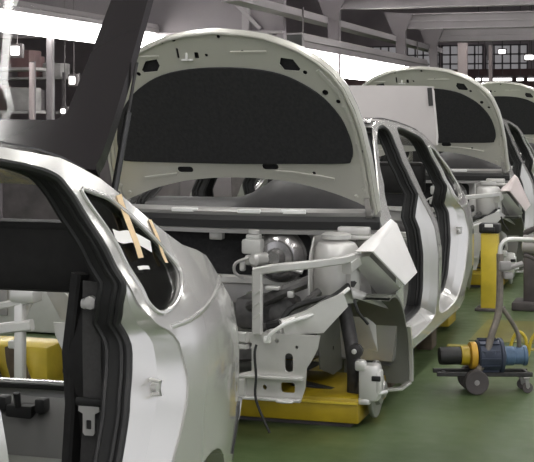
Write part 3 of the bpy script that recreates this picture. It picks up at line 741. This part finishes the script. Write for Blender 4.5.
# ------------------------------------------------------------------ left of the middle car, seen through car A
r = empty('yellow_fixture', (-3.2, 5.78, 0), 'yellow block fixture with brown rubber pads, seen through rear opening of nearest car', 'fixture')
MB().box((0,0,.19), (.75,.24,.34), b=.02).build('block', YELB, r)
for k in range(3):
    q = MB(); q.sweep(cr([(.02+.15*k,-.17,.10),(-.02+.15*k,-.17,.18),(-.06+.15*k,-.165,.28),(-.08+.15*k,-.15,.36)], 5, False), [(.045*math.cos(a), .045*math.sin(a)) for a in [2*PI*i/10 for i in range(10)]])
    q.build('rubber_pad', BROWN, r)
r = empty('fixture_stand', (-2.87, 5.48, 0), 'pale metal fixture stand with slanted arms, seen through rear opening of nearest car', 'stand')
q = MB(); q.box((0,0,.33), (.045,.045,.62), b=.008); q.build('column', WHITEM, r)
q = MB(); q.box((0,0,.02), (.24,.24,.04), b=.01); q.build('base', MACHD, r)
q = MB(); q.bar([(.06,0,.49),(-.2,-.02,.45),(-.5,0,.40)], .05, .05); q.build('arm', WHITEM, r)
q = MB(); q.bar([(.04,0,.60),(-.2,-.02,.55),(-.5,0,.50)], .04, .03); q.build('arm', GREYP, r)
q = MB(); q.box((.02,.02,.62), (.12,.10,.06), b=.01); q.build('clamp', GREYP, r)
q = MB(); q.tube(cr([(-2.62,5.62,.60),(-2.72,5.60,.66),(-2.82,5.58,.64),(-2.90,5.56,.50),(-2.93,5.55,.40)], 6, False), .011, 8); q.box((-2.925,5.55,.385), (.07,.05,.035), b=.008)
tag(q.build('air_hose', WPLASTIC), 'white curved hose hanging beside the pale fixture stand', 'hose')
q = empty('white_bottle', (-2.62, 5.50, .36), 'small white sensor block in front of the middle car, seen through nearest car', 'block')
q.name = 'sensor_block'; MB().box((0,0,-.03), (.07,.05,.06), b=.008).build('block_body', WPLASTIC, q); MB().box((0,0,.012), (.035,.035,.03), b=.006).build('cap', WPLASTIC, q); MB().box((.005,0,-.20), (.06,.05,.30), b=.006).build('stem', GREYP, q); MB().box((0,-.004,-.068), (.072,.05,.02), b=.003).build('band', BLACKR, q)

r = empty('equipment_cabinet', (-4.25, 8.2, 0), 'low pale grey equipment cabinet behind the yellow platform', 'cabinet')
MB().box((0,0,.32), (.9,.5,.62), b=.02).build('cabinet_body', GREYP, r); MB().box((-.2,-.26,.34), (.4,.02,.45), b=.006).build('door', MACH, r); MB().box((.25,-.26,.46), (.2,.02,.15), b=.006).build('switch_panel', DARKM, r)
r = empty('machine_cabinet', (-5.7, 11.2, 0), 'dark machine cabinet seen in the slit above the black panel of nearest car', 'cabinet', 'machine cabinets')
MB().box((0,0,.64), (2.6,.7,1.26), b=.03).build('cabinet_body', MACHD, r); MB().box((-.5,-.36,.64), (.7,.03,1.0), b=.01).build('door', MAUVE, r); MB().box((.5,-.36,.95), (.35,.03,.2), b=.01).build('control_panel', PINKC, r); MB().box((1.0,-.36,1.0), (.15,.03,.3), b=.01).build('name_strip', WPLASTIC, r)
r = empty('machine_cabinet', (-6.6, 18.6, 0), 'long low dark machine cabinet seen through the windscreen opening of the middle car', 'cabinet', 'machine cabinets')
MB().box((0,0,.56), (3.4,.6,1.10), b=.03).build('cabinet_body', MACHD, r)
for k in range(3): MB().box((-1.1+1.1*k,-.31,.56), (.8,.03,.9), b=.01).build('door', [MACH, MAUVE, DARKM][k], r)
# ------------------------------------------------------------------ trolley on the right
TR = empty('pump_trolley', (-1.02, 6.93, 0), 'small wheeled trolley carrying a dark and blue pump motor', 'trolley', rz=math.radians(22))
X1 = (1,0,0)
MB().lathe((-.18,.05,.19), X1, [(.01,0),(.044,.003),(.046,.02),(.046,.11),(.03,.115)], 24).build('end_cylinder', BLACKR, TR)
MB().lathe((-.07,.05,.19), X1, [(.03,0),(.05,.004),(.05,.045),(.03,.05)], 24).build('spacer_ring', YEL, TR)
MB().lathe((-.02,.05,.19), X1, [(.03,0),(.068,.003),(.07,.008),(.07,.03),(.068,.034),(.03,.036)], 28).build('flange', ORANGE, TR)
mo = MB(); mo.lathe((.015,.05,.185), X1, [(.03,0),(.08,.004),(.086,.012),(.086,.115),(.094,.12),(.094,.135),(.075,.14),(.05,.15)], 32)
for k in range(14): a = 2*PI*k/14; mo.box((.075,.05+.088*math.cos(a),.185+.088*math.sin(a)), (.10,.006,.012), Matrix.Rotation(a-PI/2, 3, 'X'))
mo.box((.07,-.02,.20), (.06,.03,.05), b=.006); mo.build('motor', NAVY, TR)
MB().lathe((.16,.05,.185), X1, [(.04,0),(.05,.004),(.05,.05),(.046,.055),(.046,.10),(.052,.105),(.052,.12),(.02,.125)], 28).build('blue_motor', BLUE, TR)
fr = MB(); fr.bar([(-.20,-.0,.105),(.30,0,.095)], .02, .022); fr.bar([(-.20,.10,.105),(.30,.10,.095)], .02, .022)
for x in (-.15, 0, .15, .28): fr.bar([(x,0,.10),(x,.10,.10)], .02, .015)
fr.build('chassis', DARKM, TR)
def wheel(x, y, r, rt=.03):
    w = MB(); w.lathe((x,y,r), (0,1,0), [(r*.62,-rt*.5),(r*.92,-rt*.5),(r,-rt*.3),(r,rt*.3),(r*.92,rt*.5),(r*.62,rt*.5)], 28)
    o = w.build('wheel', MACHD, TR); q = MB(); q.lathe((x,y,r), (0,1,0), [(.004,-rt*.55),(r*.22,-rt*.5),(r*.25,-rt*.3),(r*.66,-rt*.3),(r*.66,rt*.3),(.004,rt*.4)], 24); q.build('hub', MACH, o); return o
wheel(0,-.025,.064); wheel(0,.125,.064)
for y in (.0, .10):
    c = wheel(.275,y,.028,.02); f = MB(); f.bar([(.275,y-.015,.03),(.268,y-.015,.07)], .004, .02); f.bar([(.275,y+.015,.03),(.268,y+.015,.07)], .004, .02); f.box((.268,y,.078), (.035,.035,.012), b=.004); f.build('caster_fork', STEEL, c)
hd = MB(); hd.tube(cr([(.0,-.0,.10),(.045,-.01,.17),(.085,-.0,.30),(.125,.01,.42),(.135,.02,.60),(.135,.02,.72)], 5, False), .019, 10)
hd.tube(cr([(.245,.05,.22),(.235,.04,.30),(.19,.03,.38),(.145,.02,.44)], 5, False), .012, 10)
hd.build('handle_frame', TUBE, TR)
hl = MB(); hl.tube(cr([(.135,.02,.70),(.14,.02,.76),(.17,.02,.79),(.22,.02,.795),(.36,.02,.79)], 5, False), .012, 10); hl.build('handle_grip', WHITEM, TR)
vb = MB(); vb.box((.155,.0,.66), (.06,.05,.05), b=.01); vb.box((.17,-.01,.61), (.05,.04,.035), b=.008); vb.tube([(.135,0,.64),(.25,0,.67)], .014); vb.build('valve_block', MACH, TR)
# yellow hose
hp = []
for k in range(4):
    x0 = -.98+.11*k
    hp += [(x0,8.05,.02),(x0+.015,8.05,.10),(x0+.05,8.06,.150),(x0+.09,8.07,.115),(x0+.10,8.07,.03)]
tag(MB().tube(cr(hp, 4, False), .010, 8).build('yellow_hose', YELB), 'yellow looped hose arching above floor behind the trolley', 'hose')
# yellow post and gear
r = empty('yellow_post', (-1.355, 9.95, 0), 'upright yellow post behind the rear end of the middle car', 'post')
q = MB(); q.box((0,0,.29), (.125,.12,.56), b=.012); q.build('column', YELB, r)
q = MB(); q.box((0,0,.605), (.15,.13,.07), b=.012); q.box((.0,-.07,.60), (.09,.03,.035), b=.006); q.build('head', BLACKR, r)
MB().box((0,-.075,.625), (.06,.012,.03), b=.003).build('head_plate', WPLASTIC, r); MB().box((0,0,.01), (.2,.2,.02), b=.004).build('foot_plate', MACHD, r)
r = empty('tool_box', (-1.72, 10.2, 0), 'olive grey equipment box left of the yellow post', 'box')
MB().box((0,0,.26), (.24,.26,.5), b=.02).build('case', mat('olive_box', (.16,.15,.08), .5, 0, 0, .2, 8), r); MB().box((0,0,.53), (.26,.28,.04), b=.01).build('lid', MACH, r)
r = empty('grey_machine', (-1.02, 10.1, 0), 'small grey pneumatic machine with pipes right of the yellow post', 'machine')
MB().box((0,0,.03), (.36,.3,.06), b=.01).build('base', MACHD, r); MB().box((-.06,0,.22), (.09,.10,.34), b=.015).build('pedestal', MACHD, r)
q = MB(); q.lathe((-.12,0,.46), X1, [(.02,0),(.055,.01),(.055,.12),(.08,.13),(.08,.17),(.045,.18),(.045,.36),(.02,.37)], 20); q.box((-.05,0,.52), (.12,.10,.06), b=.015); q.build('cylinder', MACH, r)
q = MB(); q.tube(cr([(-.1,0,.56),(0,-.02,.60),(.15,-.02,.57),(.35,0,.55)], 5, False), .022); q.tube(cr([(-.1,-.03,.40),(.05,-.04,.36),(.2,-.03,.38),(.35,0,.36)], 5, False), .02); q.build('pipe', MACHD, r)

# ------------------------------------------------------------------ far right background
post(-4.68, 29.9, 3.05, .20, PINKC, 'far_column', 'wide pinkish column in front of the distant windows', 'column')
post(-4.35, 32.0, 3.1, .08, PINKC, 'far_column', 'thin pale pole right of the wide pinkish column', 'column')
r = empty('far_conveyor', (-5.2, 38.6, 0), 'dark reddish conveyor rack across the far background', 'conveyor')
MB().box((0,0,2.35), (3.6,.6,.8), b=.03).build('rack_body', RUST, r)
for x in (-1.6,-.5,.6,1.6): MB().box((x,0,1.1), (.12,.12,2.2)).build('leg', MACHD, r)
for k, (px, w) in enumerate(((478,.12),(487,.25),(502,.52),(520,.18),(531,.18))):
    l = (px-267)/1340; d = 37.0
    rr = empty('far_lamp', ((l*.9552-.2958)*d, (l*.2958+.9552)*d, 2.42), '%s in the row of white lamps in the far background' % ['leftmost lamp, short,', 'second lamp', 'longest lamp', 'fourth lamp', 'rightmost lamp'][k], 'lamp', 'far lamp row')
    MB().box((0,0,0), (w,.06,.07), b=.01).build('lamp_face', LAMPS, rr); MB().box((0,.06,.04), (w+.05,.07,.14), b=.01).build('lamp_case', MACHD, rr); MB().tube([(0,.06,.1),(0,.06,3.1)], .01, 6).build('cable', MACHD, rr)
for px, d, z, w, h, lb in ((502,34,3.05,.16,.10,'small bright lamp hanging alone in front of the far windows'),(529,30,2.73,.18,.10,'white slanted panel lamp at the far right edge')):
    l = (px-267)/1340; wlamp((l*.9552-.2958)*d, (l*.2958+.9552)*d, z, w, h, lb)
for k, (x, y, h, m, lb) in enumerate(((-7.4,27,1.9,MACH,'large grey machine cabinet in background left of the windows'),(-10.5,30,2.3,MACHD,'dark machine cabinet in deep background'),(-8.6,36,2.4,RUST,'reddish machine cabinet before the back wall'))):
    r = empty('machine_cabinet', (x, y, 0), lb, 'cabinet', 'machine cabinets')
    MB().box((0,0,h/2), (1.6,.8,h), b=.03).build('cabinet_body', m, r); MB().box((-.35,-.41,h/2), (.6,.03,h*.8), b=.01).build('door', MAUVE, r); MB().box((.4,-.41,h*.7), (.4,.03,.3), b=.01).build('control_panel', MAUVE2, r)

# ------------------------------------------------------------------ light, camera
w = bpy.data.worlds.new('world'); SC.world = w; w.use_nodes = True
bg = w.node_tree.nodes['Background']; bg.inputs[0].default_value = (.95,.95,1,1); bg.inputs[1].default_value = .8
cam = bpy.data.cameras.new('camera'); co = bpy.data.objects.new('camera', cam); COL.objects.link(co)
co.location = (0,0,1.44); co.rotation_euler = (PI/2,0,math.atan(415/1340))
cam.sensor_width = 36; cam.lens = 1340/534*36; cam.shift_y = -116/534; cam.clip_end = 200; cam.clip_start = .05
SC.camera = co
SC.view_settings.view_transform = 'Standard'; SC.view_settings.look = 'None'; SC.view_settings.gamma = 1; SC.view_settings.exposure = 0.28
SC.view_settings.use_curve_mapping = False
